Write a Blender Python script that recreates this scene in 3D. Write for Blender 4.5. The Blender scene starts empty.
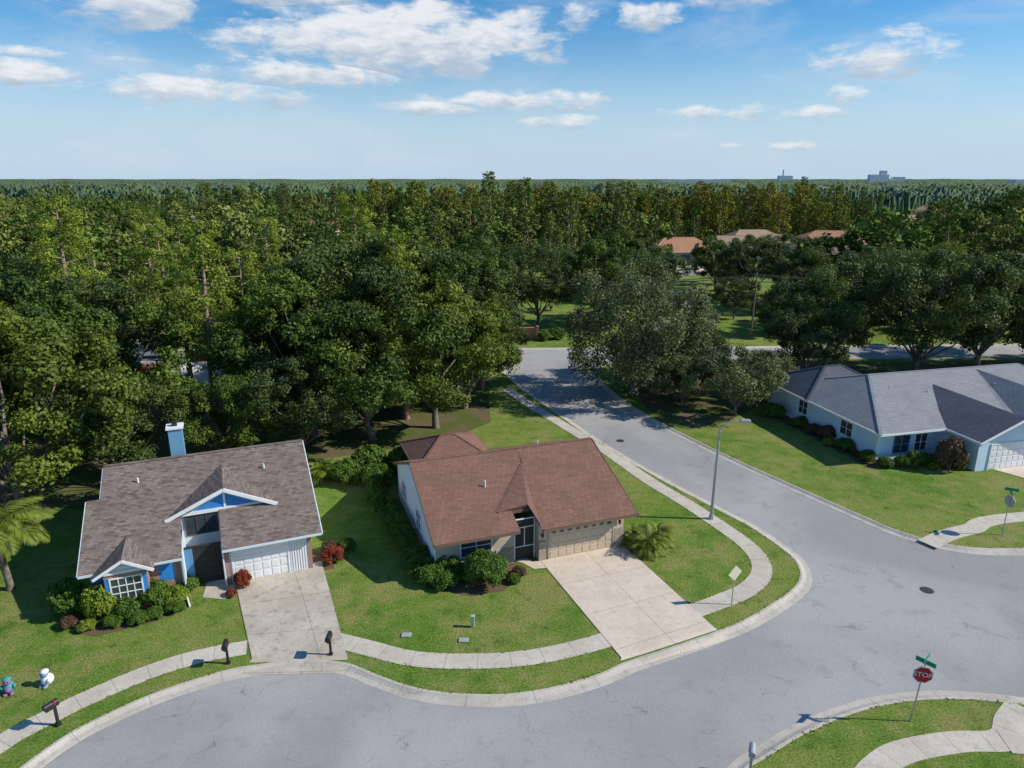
import bpy, math, random
import numpy as np
from mathutils import Vector, Matrix
from math import radians, sin, cos, pi
R0=random.Random(5)
scn=bpy.context.scene
COL=scn.collection
# ------------------------------------------------------------------ render look
scn.view_settings.view_transform='Standard'
scn.view_settings.look='None'
scn.view_settings.exposure=0
SUN_EL=36.0
# ------------------------------------------------------------------ node helpers
def newmat(name):
    m=bpy.data.materials.new(name); m.use_nodes=True
    nt=m.node_tree
    for n in list(nt.nodes): nt.nodes.remove(n)
    out=nt.nodes.new('ShaderNodeOutputMaterial')
    return m,nt,out
class NT:
    def __init__(s,nt): s.nt=nt
    def n(s,t,**k):
        nd=s.nt.nodes.new(t)
        for a,b in k.items(): setattr(nd,a,b)
        return nd
    def l(s,a,b): s.nt.links.new(a,b)
    def put(s,sock,v):
        if hasattr(v,'links'): s.l(v,sock)
        else: sock.default_value=v
    def math(s,op,a,b=None,c=None,clamp=False):
        nd=s.n('ShaderNodeMath',operation=op); nd.use_clamp=clamp
        s.put(nd.inputs[0],a)
        if b is not None: s.put(nd.inputs[1],b)
        if c is not None: s.put(nd.inputs[2],c)
        return nd.outputs[0]
    def mix(s,f,a,b,mode='MIX'):
        nd=s.n('ShaderNodeMix',data_type='RGBA',blend_type=mode)
        s.put(nd.inputs[0],f)
        s.put(nd.inputs[6],a if hasattr(a,'links') else (*a,1))
        s.put(nd.inputs[7],b if hasattr(b,'links') else (*b,1))
        return nd.outputs[2]
    def noise(s,vec,scale,detail=4,rough=.55,dist=0):
        nd=s.n('ShaderNodeTexNoise'); nd.inputs['Scale'].default_value=scale
        nd.inputs['Detail'].default_value=detail; nd.inputs['Roughness'].default_value=rough
        nd.inputs['Distortion'].default_value=dist
        s.l(vec,nd.inputs['Vector']); return nd.outputs['Fac']
    def ss(s,v,a,b,o0=0.,o1=1.):
        nd=s.n('ShaderNodeMapRange',interpolation_type='SMOOTHSTEP')
        s.put(nd.inputs[0],v); nd.inputs[1].default_value=a; nd.inputs[2].default_value=b
        nd.inputs[3].default_value=o0; nd.inputs[4].default_value=o1
        return nd.outputs[0]
    def bsdf(s,col,rough=.8,spec=.3,metal=0,bump=None,bstr=.3,bdist=.05):
        b=s.n('ShaderNodeBsdfPrincipled')
        s.put(b.inputs['Base Color'],col if hasattr(col,'links') else (*col,1))
        s.put(b.inputs['Roughness'],rough); b.inputs['Specular IOR Level'].default_value=spec
        b.inputs['Metallic'].default_value=metal
        if bump is not None:
            bp=s.n('ShaderNodeBump'); bp.inputs['Strength'].default_value=bstr; bp.inputs['Distance'].default_value=bdist
            s.l(bump,bp.inputs['Height']); s.l(bp.outputs[0],b.inputs['Normal'])
        return b.outputs[0]
    def obj(s): return s.n('ShaderNodeTexCoord').outputs['Object']
    def pos(s): return s.n('ShaderNodeNewGeometry').outputs['Position']
    def uv(s): return s.n('ShaderNodeTexCoord').outputs['UV']
MATS={}
def paint(name,col,rough=.6,var=.12,spec=.3,metal=0,scale=3):
    if name in MATS: return MATS[name]
    m,nt,out=newmat(name); N=NT(nt)
    o=N.obj(); f=N.noise(o,scale,5)
    a=tuple(c*(1-var) for c in col); b=tuple(min(1,c*(1+var)) for c in col)
    N.l(N.bsdf(N.mix(f,a,b),rough,spec,metal),out.inputs[0]); MATS[name]=m; return m
def m_grass():
    m,nt,out=newmat('lawn_grass'); N=NT(nt); p=N.pos()
    big=N.noise(p,.11,5,.6); mid=N.noise(p,.8,6,.72); fine=N.noise(p,10,5,.82); m2=N.noise(p,.24,7,.74,.5)
    c=N.mix(N.ss(big,.4,.6),(.11,.20,.024),(.175,.235,.045))
    c=N.mix(N.ss(mid,.49,.63,0,.6),c,(.27,.25,.09))
    c=N.mix(N.ss(m2,.5,.6,0,.6),c,(.27,.245,.09))
    c=N.mix(N.ss(m2,.48,.36,0,.5),c,(.085,.17,.02))
    c=N.mix(N.ss(mid,.47,.33,0,.8),c,(.06,.125,.016))
    c=N.mix(N.ss(fine,.32,.68),N.mix(1,c,(.45,.48,.45),'MULTIPLY'),N.mix(1,c,(1.55,1.5,1.45),'MULTIPLY'))
    N.l(N.bsdf(c,.9,.15,0,fine,.8,.08),out.inputs[0]); return m
def m_dirt():
    m,nt,out=newmat('leaf_litter'); N=NT(nt); p=N.pos()
    a=N.noise(p,.25,5,.6); b=N.noise(p,6,4,.7)
    c=N.mix(N.ss(a,.4,.6),(.10,.14,.03),(.17,.135,.075)); c=N.mix(N.ss(b,.35,.7,0,.5),c,(.07,.065,.03))
    N.l(N.bsdf(c,.95,.1,0,b,.6,.08),out.inputs[0]); return m
def m_ground():
    m,nt,out=newmat('far_ground'); N=NT(nt); p=N.pos()
    a=N.noise(p,.02,5,.6); b=N.noise(p,.4,3,.7)
    c=N.mix(N.ss(a,.45,.6),(.07,.12,.03),(.12,.18,.04)); c=N.mix(N.ss(b,.4,.7,0,.5),c,(.05,.08,.025))
    N.l(N.bsdf(c,.95,.1),out.inputs[0]); return m
def m_asphalt():
    m,nt,out=newmat('aged_asphalt'); N=NT(nt); p=N.pos()
    big=N.noise(p,.09,4,.55,.6); mid=N.noise(p,.7,5,.6); fine=N.noise(p,30,3,.8)
    c=N.mix(N.ss(big,.35,.65),(.315,.305,.295),(.40,.388,.37))
    c=N.mix(N.ss(mid,.55,.72,0,.45),c,(.245,.24,.235))
    c=N.mix(N.ss(fine,.3,.7),N.mix(1,c,(.78,.78,.78),'MULTIPLY'),N.mix(1,c,(1.15,1.15,1.15),'MULTIPLY'))
    v=N.n('ShaderNodeTexVoronoi',feature='DISTANCE_TO_EDGE'); v.inputs['Scale'].default_value=.2
    d=N.n('ShaderNodeVectorMath',operation='ADD'); N.l(p,d.inputs[0])
    nz=N.n('ShaderNodeTexNoise'); nz.inputs['Scale'].default_value=.8; nz.inputs['Detail'].default_value=6; N.l(p,nz.inputs['Vector'])
    sc=N.n('ShaderNodeVectorMath',operation='SCALE'); N.l(nz.outputs['Color'],sc.inputs[0]); sc.inputs['Scale'].default_value=2.2
    N.l(sc.outputs[0],d.inputs[1]); N.l(d.outputs[0],v.inputs['Vector'])
    cr=N.ss(v.outputs['Distance'],.0,.008,.5,0)
    cr=N.math('MULTIPLY',cr,N.ss(mid,.45,.6))
    c=N.mix(cr,c,(.11,.11,.11))
    N.l(N.bsdf(c,.9,.2,0,fine,.4,.01),out.inputs[0]); return m
def m_conc(name,a,b,step=1.5,axis2=0,stain=.35):
    m,nt,out=newmat(name); N=NT(nt); p=N.pos(); uv=N.uv()
    n1=N.noise(p,.5,6,.65); n2=N.noise(p,18,3,.7); n3=N.noise(p,2.2,5,.7)
    c=N.mix(N.ss(n1,.3,.7),a,b)
    c=N.mix(N.ss(n3,.5,.72,0,stain),c,tuple(x*.5 for x in a))
    c=N.mix(N.ss(n2,.3,.7),N.mix(1,c,(.86,.86,.86),'MULTIPLY'),N.mix(1,c,(1.1,1.1,1.1),'MULTIPLY'))
    sp=N.n('ShaderNodeSeparateXYZ'); N.l(uv,sp.inputs[0])
    fr=N.math('FRACT',N.math('DIVIDE',sp.outputs[0],step))
    j=N.ss(fr,.0,.05/step,.75,0)
    if axis2:
        fr2=N.math('FRACT',N.math('DIVIDE',sp.outputs[1],axis2)); j=N.math('MAXIMUM',j,N.ss(fr2,0,.05/axis2,.75,0))
    c=N.mix(j,c,tuple(x*.3 for x in a))
    N.l(N.bsdf(c,.85,.2,0,n2,.25,.01),out.inputs[0]); return m
def m_shingle(name,c1,c2,c3,vary=1.):
    m,nt,out=newmat(name); N=NT(nt); o=N.obj()
    sp=N.n('ShaderNodeSeparateXYZ'); N.l(o,sp.inputs[0])
    x=N.math('ADD',sp.outputs[0],N.math('MULTIPLY',sp.outputs[1],.7)); z=N.math('MULTIPLY',sp.outputs[2],2.7)
    cb=N.n('ShaderNodeCombineXYZ'); N.l(x,cb.inputs[0]); N.l(z,cb.inputs[1])
    def br(off,w,ca,cbb):
        b=N.n('ShaderNodeTexBrick'); b.inputs['Scale'].default_value=1
        b.inputs['Brick Width'].default_value=w; b.inputs['Row Height'].default_value=.16
        b.inputs['Mortar Size'].default_value=.012; b.inputs['Mortar Smooth'].default_value=.3
        b.inputs['Color1'].default_value=(*ca,1); b.inputs['Color2'].default_value=(*cbb,1)
        b.inputs['Mortar'].default_value=(*[q*.45 for q in c1],1)
        b.offset=off; N.l(cb.outputs[0],b.inputs['Vector']); return b
    b1=br(.5,.33,c1,c2)
    wn=N.n('ShaderNodeTexWhiteNoise',noise_dimensions='2D')
    sn=N.n('ShaderNodeVectorMath',operation='SNAP'); N.l(cb.outputs[0],sn.inputs[0]); sn.inputs[1].default_value=(.3,.16,1)
    N.l(sn.outputs[0],wn.inputs['Vector'])
    c=N.mix(N.ss(wn.outputs['Value'],.55,.95,0,.75*vary),b1.outputs['Color'],c3)
    n=N.noise(o,.6,5,.6); c=N.mix(N.ss(n,.35,.7,0,.35),c,tuple(q*.6 for q in c1))
    n2=N.noise(o,25,3,.7); c=N.mix(N.ss(n2,.3,.7,0,.3),c,tuple(q*.5 for q in c1))
    N.l(N.bsdf(c,.9,.2,0,b1.outputs['Fac'],-.5,.02),out.inputs[0]); return m
def m_brick(name,c1,c2,mort):
    m,nt,out=newmat(name); N=NT(nt); o=N.obj()
    sp=N.n('ShaderNodeSeparateXYZ'); N.l(o,sp.inputs[0])
    cb=N.n('ShaderNodeCombineXYZ'); N.l(N.math('ADD',sp.outputs[0],sp.outputs[1]),cb.inputs[0]); N.l(sp.outputs[2],cb.inputs[1])
    b=N.n('ShaderNodeTexBrick'); b.inputs['Scale'].default_value=1; b.inputs['Brick Width'].default_value=.22; b.inputs['Row Height'].default_value=.08
    b.inputs['Mortar Size'].default_value=.008
    b.inputs['Color1'].default_value=(*c1,1); b.inputs['Color2'].default_value=(*c2,1); b.inputs['Mortar'].default_value=(*mort,1)
    N.l(cb.outputs[0],b.inputs['Vector'])
    N.l(N.bsdf(b.outputs['Color'],.9,.2,0,b.outputs['Fac'],-.3,.01),out.inputs[0]); return m
def m_siding(name,col,step=.2):
    m,nt,out=newmat(name); N=NT(nt); o=N.obj()
    sp=N.n('ShaderNodeSeparateXYZ'); N.l(o,sp.inputs[0])
    fr=N.math('FRACT',N.math('DIVIDE',sp.outputs[2],step))
    n=N.noise(o,1.2,5,.6)
    c=N.mix(n,tuple(q*.85 for q in col),tuple(min(1,q*1.08) for q in col))
    c=N.mix(N.ss(fr,0,.14,.5,0),c,tuple(q*.5 for q in col))
    N.l(N.bsdf(c,.7,.3,0,fr,.4,.02),out.inputs[0]); return m
def m_glass():
    m,nt,out=newmat('window_glass'); N=NT(nt); o=N.obj(); n=N.noise(o,1.1,3)
    c=N.mix(n,(.02,.03,.035),(.07,.09,.11))
    N.l(N.bsdf(c,.08,.8),out.inputs[0]); return m
def m_leaf(name,dark,light,hue=None,trans=.22,dens=1):
    m,nt,out=newmat(name); N=NT(nt)
    at=N.n('ShaderNodeAttribute',attribute_name='tint'); oi=N.n('ShaderNodeObjectInfo')
    c=N.mix(at.outputs['Fac'],dark,light)
    if hue:
        c=N.mix(N.math('MULTIPLY',N.ss(oi.outputs['Random'],.25,1.),.9),c,N.mix(at.outputs['Fac'],tuple(q*.5 for q in hue),hue))
        dk=N.ss(N.math('FRACT',N.math('MULTIPLY',oi.outputs['Random'],7.3)),.5,.8,0,.6)
        c=N.mix(dk,c,N.mix(1,c,(.42,.52,.62),'MULTIPLY'))
    if trans:
        b=N.bsdf(c,.6,.25)
        t=N.n('ShaderNodeBsdfTranslucent'); N.l(N.mix(1,c,(1.25,1.3,.6),'MULTIPLY'),t.inputs['Color'])
        mx=N.n('ShaderNodeMixShader'); mx.inputs[0].default_value=trans; N.l(b,mx.inputs[1]); N.l(t.outputs[0],mx.inputs[2])
        N.l(mx.outputs[0],out.inputs[0])
    else:
        b=N.n('ShaderNodeBsdfDiffuse'); N.l(c,b.inputs[0]); N.l(b.outputs[0],out.inputs[0])
    MATS[name]=m; return m
def m_bark(name,a,b):
    m,nt,out=newmat(name); N=NT(nt); o=N.obj()
    w=N.noise(o,5,6,.7); N.l(N.bsdf(N.mix(N.ss(w,.35,.65),a,b),.95,.1,0,w,.6,.05),out.inputs[0]); return m
GRASS=m_grass(); DIRT=m_dirt(); GROUND=m_ground(); ASPH=m_asphalt()
WALK=m_conc('sidewalk_concrete',(.50,.445,.36),(.61,.555,.46),1.5,0,.4)
KERB=m_conc('kerb_concrete',(.45,.405,.34),(.56,.51,.44),3.0,0,.45)
DRV1=m_conc('old_driveway_concrete',(.43,.38,.30),(.56,.50,.41),3.2,2.9,.7)
DRV2=m_conc('driveway_concrete',(.60,.50,.395),(.70,.59,.48),3.0,3.05,.3)
WHITE=paint('white_trim',(.8,.8,.78)); GLASS=m_glass()
DARK=paint('dark_metal',(.025,.025,.028),.45); GALV=paint('galvanised_steel',(.42,.43,.44),.45,metal=.4)
MULCH=paint('mulch',(.14,.10,.055),.95,.6,.1,scale=14)
BARK=m_bark('oak_bark',(.12,.095,.075),(.26,.22,.18)); PBARK=m_bark('pine_bark',(.22,.14,.10),(.40,.30,.23))
L_OAK=m_leaf('oak_foliage',(.036,.072,.012),(.185,.265,.034),(.235,.30,.038))
L_DARK=m_leaf('dark_oak_foliage',(.028,.055,.016),(.13,.18,.04))
L_MOSS=m_leaf('mossy_oak_foliage',(.055,.08,.034),(.21,.245,.10))
L_PINE=m_leaf('pine_foliage',(.10,.155,.016),(.31,.38,.045))
L_CYP=m_leaf('cypress_foliage',(.13,.13,.024),(.34,.315,.055),(.20,.28,.045),trans=0)
L_FAR=m_leaf('forest_foliage',(.05,.09,.022),(.19,.26,.05),(.26,.285,.08),trans=0)
L_SHR=m_leaf('shrub_foliage',(.04,.09,.012),(.16,.26,.03))
L_LIME=m_leaf('lime_shrub_foliage',(.10,.16,.012),(.28,.36,.035))
L_PALM=m_leaf('palm_foliage',(.10,.15,.016),(.27,.33,.04))
L_RED=m_leaf('croton_foliage',(.12,.025,.015),(.38,.08,.035))
L_BURG=m_leaf('loropetalum_foliage',(.09,.045,.035),(.22,.14,.08))
L_GR=m_leaf('grass_blades',(.14,.21,.03),(.27,.31,.07),trans=.4)
# ------------------------------------------------------------------ object helpers
def link(o,parent=None):
    COL.objects.link(o)
    if parent: o.parent=parent
    return o
def empty(name,loc=(0,0,0),rz=0,s=1):
    e=bpy.data.objects.new(name,None); e.location=loc; e.rotation_euler=(0,0,rz); e.scale=(s,s,s); e.empty_display_size=.2
    return link(e)
def mesh(name,V,F,mat,parent=None,uv=None,smooth=False,loc=None,rot=None):
    me=bpy.data.meshes.new(name); me.from_pydata([tuple(v) for v in V],[],F); me.update()
    mats=mat if isinstance(mat,(list,tuple)) else [mat]
    for m in mats: me.materials.append(m)
    if uv is not None:
        l=me.uv_layers.new(name='UVMap')
        for lp in me.loops: l.data[lp.index].uv=uv[lp.vertex_index]
    if smooth: me.shade_smooth()
    o=bpy.data.objects.new(name,me)
    if loc: o.location=loc
    if rot: o.rotation_euler=rot
    return link(o,parent)
BX=[(0,3,2,1),(4,5,6,7),(0,1,5,4),(1,2,6,5),(2,3,7,6),(3,0,4,7)]
def boxv(x0,x1,y0,y1,z0,z1): return [(x0,y0,z0),(x1,y0,z0),(x1,y1,z0),(x0,y1,z0),(x0,y0,z1),(x1,y0,z1),(x1,y1,z1),(x0,y1,z1)]
def box(name,x0,x1,y0,y1,z0,z1,mat,parent=None,bev=0):
    o=mesh(name,boxv(x0,x1,y0,y1,z0,z1),BX,mat,parent)
    if bev:
        b=o.modifiers.new('bevel','BEVEL'); b.width=bev; b.segments=2
    return o
def boxes(name,lst,mat,parent=None):
    V=[];F=[]
    for b in lst:
        k=len(V); V+=boxv(*b); F+=[tuple(i+k for i in f) for f in BX]
    return mesh(name,V,F,mat,parent)
def beam(name,segs,w,h,mat,parent=None):
    V=[];F=[]
    for a,b in segs:
        a=Vector(a);b=Vector(b);d=(b-a).normalized()
        sd=d.cross(Vector((0,0,1)))
        if sd.length<1e-3: sd=Vector((1,0,0))
        sd.normalize(); up=sd.cross(d).normalized(); k=len(V)
        for q in (a,b):
            V+=[q-sd*w/2-up*h/2,q+sd*w/2-up*h/2,q+sd*w/2+up*h/2,q-sd*w/2+up*h/2]
        F+=[tuple(i+k for i in f) for f in [(0,1,2,3),(7,6,5,4),(0,4,5,1),(1,5,6,2),(2,6,7,3),(3,7,4,0)]]
    return mesh(name,V,F,mat,parent)
def tubeVF(path,rad,sides=8,k0=0):
    V=[];F=[]; P=[Vector(p) for p in path]
    for i,p in enumerate(P):
        d=(P[min(i+1,len(P)-1)]-P[max(i-1,0)]).normalized()
        a=d.cross(Vector((0,1,.01))) if abs(d.y)<.9 else d.cross(Vector((1,0,0)))
        a.normalize(); b=d.cross(a)
        for j in range(sides):
            t=2*pi*j/sides; V.append(p+(a*cos(t)+b*sin(t))*rad[i])
    for i in range(len(P)-1):
        for j in range(sides):
            j2=(j+1)%sides
            F.append((k0+i*sides+j,k0+i*sides+j2,k0+(i+1)*sides+j2,k0+(i+1)*sides+j))
    return V,F
def tube(name,path,rad,mat,parent=None,sides=10):
    if not isinstance(rad,(list,tuple)): rad=[rad]*len(path)
    V,F=tubeVF(path,rad,sides); n=len(V)
    F=F+[tuple(range(sides))[::-1],tuple(range(n-sides,n))]
    return mesh(name,V,F,mat,parent,smooth=False)
def poly(name,pts,z,mat,parent=None,depth=0):
    n=len(pts); V=[(x,y,z) for x,y in pts]; a=sum(pts[i][0]*pts[(i+1)%n][1]-pts[(i+1)%n][0]*pts[i][1] for i in range(n))
    if a<0: V=V[::-1]
    F=[tuple(range(n))]
    if depth:
        V=V+[(x,y,z-depth) for x,y,_ in V]
        F+=[(i,n+i,n+(i+1)%n,(i+1)%n) for i in range(n)]
    return mesh(name,V,F,mat,parent,uv=[(v[0],v[1]) for v in V])
def cr(pts,n=6):
    P=[Vector((p[0],p[1],0)) for p in pts]; out=[]
    for i in range(len(P)-1):
        p0=P[max(i-1,0)];p1=P[i];p2=P[i+1];p3=P[min(i+2,len(P)-1)]
        for k in range(n):
            t=k/n
            q=.5*((2*p1)+(-p0+p2)*t+(2*p0-5*p1+4*p2-p3)*t*t+(-p0+3*p1-3*p2+p3)*t**3)
            out.append((q.x,q.y))
    out.append((P[-1].x,P[-1].y)); return out
def offs(pts,d):
    out=[];n=len(pts)
    for i in range(n):
        a=Vector(pts[max(i-1,0)]);b=Vector(pts[min(i+1,n-1)]);t=(b-a).normalized()
        out.append((pts[i][0]-t.y*d,pts[i][1]+t.x*d))
    return out
def ribbon(name,pts,prof,mat,parent=None):
    rows=[offs(pts,o) for o,z in prof]; n=len(pts); V=[];uv=[];L=[0]
    for i in range(1,n): L.append(L[-1]+math.dist(pts[i],pts[i-1]))
    for r,(o,z) in zip(rows,prof):
        for i in range(n): V.append((r[i][0],r[i][1],z)); uv.append((L[i],o))
    F=[]
    for k in range(len(prof)-1):
        for i in range(n-1):
            F.append((k*n+i,k*n+i+1,(k+1)*n+i+1,(k+1)*n+i))
    return mesh(name,V,F,mat,parent,uv=uv)
# ------------------------------------------------------------------ ground, roads
S=9000
mesh('ground',[(-S,-200,-.3),(S,-200,-.3),(S,S,-.3),(-S,S,-.3)],[(0,1,2,3)],GROUND)
mesh('road',[(-160,-10,-.12),(160,-10,-.12),(160,96,-.12),(-160,96,-.12)],[(0,1,2,3)],ASPH)
kN=[(-20.6,12),(-20.2,17),(-19.4,20.6),(-18.4,23.2),(-17.2,24.7),(-15.7,26.0),(-13.7,27.2),(-12.3,27.7),(-10.0,28.1),(-7.9,27.9),(-6.3,27.1),(-4.6,26.3),(-2.8,25.9),(-0.5,25.8),(1.7,26.2),(4.0,27.1),(5.5,28.0),(7.7,29.0),(10.2,30.2),(12.0,31.2),(14.2,32.8),(15.9,34.3),(16.8,35.7),(17.1,37.3),(16.7,39.1),(15.7,41.7),(14.4,43.9),(11.3,49.3),(7.6,56.7),(4.6,64.1),(2.4,69.5),(0.4,75),(-.6,78.5),(-2,81),(-5,82.6),(-12,83),(-150,81)]
kR=[(150,90),(24,85.5),(15,84.6),(11.6,83),(10.2,80.5),(10.0,76.4),(11.5,68.6),(13.2,63.5),(15.1,59.1),(18.4,52.4),(21.3,47.2),(23.7,43.0),(25.2,40.7),(27.7,38.9),(32.2,38.6),(45,39.5),(150,48)]
kS=[(7.6,12),(7.7,18),(8.2,20.8),(9.0,21.9),(10.1,22.6),(11.9,23.7),(14.5,24.9),(17.0,25.6),(19.4,25.8),(21.5,25.6),(24,25.3),(30,26),(60,29)]
kC=[(-150,90),(-10,91.5),(60,94),(150,98)]
cN,cRk,cS,cC=cr(kN),cr(kR),cr(kS),cr(kC,2)
poly('lawn',cN+[(-150,-5),(-20.6,-5)],0,GRASS,depth=.2)
poly('lawn',cRk,0,GRASS,depth=.2)
poly('lawn',cS+[(60,-5),(7.6,-5)],0,GRASS,depth=.2)
poly('lawn',cC+[(170,215),(-170,165)],0,GRASS,depth=.25)
KP=[(.16,.004),(.15,.014),(0.02,.014),(-.06,-.03),(-.2,-.085),(-.5,-.108),(-.52,-.13)]
ribbon('kerb',cN,KP,KERB); ribbon('kerb',[p for p in cRk],KP,KERB)
ribbon('kerb',cS,[(-o,z) for o,z in KP],KERB); ribbon('kerb',cC,[(o,z) for o,z in KP],KERB)
ribbon('far_street',cr([(20,93),(26,110),(30,130),(30,150),(36,166),(60,172),(110,168),(170,160)]),[(3,.004),(3,.02),(-3,.02),(-3,.004)],ASPH)
poly('far_driveway',[(43,172),(50,173),(51,184),(45,184)],.03,DRV2); poly('far_driveway',[(86,172),(91,172),(94,210),(89,210)],.03,DRV2)
# sidewalks
wi=cr([(-1.3,73),(0.2,69.5),(1.8,66.0),(4.4,60.7),(7.4,54.6),(9.7,48.9),(11.8,44.7),(13.1,41.7),(14.0,39.4),(14.3,37.6),(13.9,36.0),(12.7,34.6),(11.1,33.6),(9.6,32.8),(8.6,32.4)])
ribbon('sidewalk',wi,[(.0,.004),(0,.022),(1.15,.022),(1.15,.004)][::-1],WALK)
w2=cr([(5.5,30.8),(3.4,29.8),(0.9,29.0),(-1.5,28.7),(-4.5,28.85),(-7.0,29.7),(-8.9,30.4)])
ribbon('sidewalk',w2,[(1.1,.004),(1.1,.022),(0,.022),(0,.004)],WALK)
w1=cr([(-13.1,29.7),(-15.2,29.0),(-17.1,27.9),(-19.0,26.2),(-20.3,24.7),(-21.2,23.4),(-22.5,20),(-23,15)])
ribbon('sidewalk',w1,[(1.1,.004),(1.1,.022),(0,.022),(0,.004)],WALK)
wR=cr([(26.0,39.2),(28,40.4),(30.0,41.2),(35.0,43.0),(60,46),(120,52)])
ribbon('sidewalk',wR,[(0.6,.004),(.6,.022),(-.6,.022),(-.6,.004)],WALK)
wS=cr([(12.6,20.5),(14.2,21.9),(15.7,22.7),(18.1,23.2),(20.0,23.3),(21,24.3),(22.1,25.2)])
ribbon('sidewalk',wS,[(0.55,.004),(.55,.022),(-.55,.022),(-.55,.004)],WALK)
ribbon('sidewalk',[(20.0,23.2),(24,22.7),(30,22.8),(50,25)],[(0.6,.008),(.6,.027),(-.6,.027),(-.6,.008)],WALK)
DQ=[]
def drive(name,a,b,c,d,mat,apron):
    DQ.append((a,b,apron[1],apron[0]))
    n=8; V=[];uv=[]
    A,B,C,D=[Vector((*q,0)) for q in (a,b,c,d)]
    for i in range(n+1):
        t=i/n; l=A.lerp(D,t); r=B.lerp(C,t); z=.03
        for q,uu in ((l,0),(r,(l-r).length)): V.append((q.x,q.y,z)); uv.append((uu,(A-D).length*t))
    F=[(2*i,2*i+2,2*i+3,2*i+1) for i in range(n)]
    k=len(V); e1,e2=[Vector((*q,0)) for q in apron]
    V+= [(e1.x,e1.y,-.1),(e2.x,e2.y,-.1)]; uv+=[(0,(A-D).length+1),((D-C).length,(A-D).length+1)]
    F.append((k-2,k,k+1,k-1))
    V+= [(e1.x,e1.y,-.2),(e2.x,e2.y,-.2)]; uv+=[(0,0),(1,0)]
    F.append((k,k+2,k+3,k+1))
    return mesh(name,V,F,mat,uv=uv)
drive('driveway',(-15.9,35.3),(-11.4,37.2),(-7.9,28.5),(-12.4,28.3),DRV1,((-12.7,27.3),(-7.5,27.5)))
drive('driveway',(1.6,37.45),(6.9,39.2),(10.3,30.75),(5.2,28.4),DRV2,((5.0,27.45),(10.9,30.0)))
drive('driveway',(36.6,52.5),(43,53.5),(52,41),(46,40.2),DRV2,((46,39.2),(52,39.7)))
poly('garden_path',[(-.4,37.4),(.6,37.0),(1.3,36.3),(2.6,36.5),(2.2,37.35),(1.2,37.1),(.2,38.4)],.024,DRV2)
poly('garden_path',[(-17.3,35.0),(-15.8,35.3),(-15.2,33.6),(-15.7,33.2),(-16.9,33.4)],.024,DRV1)
poly('forest_floor',[(-150,48),(-45,45),(-28,44),(-24,50),(-13,54),(-6,57),(-2,62),(-3,80),(-8,82),(-150,80)],.006,DIRT)
poly('forest_floor',[(14,62),(16,60),(20,62),(26,68),(60,72),(120,75),(140,87),(24,84),(15,83),(12,78)],.006,DIRT)
poly('parking_court',[(-56,72),(-30,75),(-30,81.2),(-56,80.8)],.012,ASPH)
def disc(name,x,y,z,r,mat,n=24,parent=None):
    return mesh(name,[(x+r*cos(2*pi*i/n),y+r*sin(2*pi*i/n),z) for i in range(n)],[tuple(range(n))],mat,parent)
disc('manhole_cover',23.2,34.3,-.112,.36,paint('cast_iron',(.05,.048,.045),.6,.4))
disc('manhole_cover',9.5,57.5,-.112,.36,MATS['cast_iron'])
# ------------------------------------------------------------------ vegetation generator
def build_quads(name,V,Q,mi,tint,mats):
    me=bpy.data.meshes.new(name); n=len(V); m=len(Q)
    me.vertices.add(n); me.vertices.foreach_set('co',np.asarray(V,dtype=np.float32).ravel())
    me.loops.add(4*m); me.loops.foreach_set('vertex_index',np.asarray(Q,dtype=np.int32).ravel())
    me.polygons.add(m); me.polygons.foreach_set('loop_start',np.arange(0,4*m,4,dtype=np.int32))
    for t in mats: me.materials.append(t)
    me.polygons.foreach_set('material_index',np.asarray(mi,dtype=np.int32))
    a=me.attributes.new('tint','FLOAT','FACE'); a.data.foreach_set('value',np.clip(np.asarray(tint,dtype=np.float32),0,1))
    me.update(calc_edges=True); return me
def leaves(rng,cen,rad,tin,nl,ls,asp=.7,flat=.75,outc=None,droop=0):
    n=len(cen); c=np.repeat(cen,nl,0); r=np.repeat(rad,nl)[:,None]; t=np.repeat(tin,nl)
    d=rng.normal(size=(n*nl,3)); d/=np.linalg.norm(d,axis=1)[:,None]
    u=rng.random((n*nl,1))**.45
    p=c+d*u*r*np.array([1,1,flat])
    if droop: p[:,2]-=rng.random(n*nl)**3*droop
    nm=d*.9+rng.normal(size=d.shape)*.55+np.array([0,0,.45])
    nm/=np.linalg.norm(nm,axis=1)[:,None]
    a=np.cross(nm,rng.normal(size=d.shape)); a/=np.linalg.norm(a,axis=1)[:,None]+1e-9
    b=np.cross(nm,a); s=(ls*(.6+.8*rng.random((n*nl,1))))/2
    a=a*s; b=b*s*asp
    V=np.stack([p-a,p-b*.9+a*.1,p+a,p+b],1).reshape(-1,3)
    Q=np.arange(4*n*nl).reshape(-1,4)
    t=t+rng.normal(size=n*nl)*.15
    return V,Q,t
def assemble(name,LV,LQ,LT,tubes,lmat,bmat):
    V=[LV];Q=[LQ];mi=[np.zeros(len(LQ),int)];T=[LT];k=len(LV)
    for path,rad,sd in tubes:
        v,f=tubeVF(path,rad,sd,k); V.append(np.array([tuple(q) for q in v]));Q.append(np.array(f)); mi.append(np.ones(len(f),int)); T.append(np.full(len(f),.5)); k+=len(v)
    return build_quads(name,np.concatenate(V),np.concatenate(Q),np.concatenate(mi),np.concatenate(T),[lmat,bmat])
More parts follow.
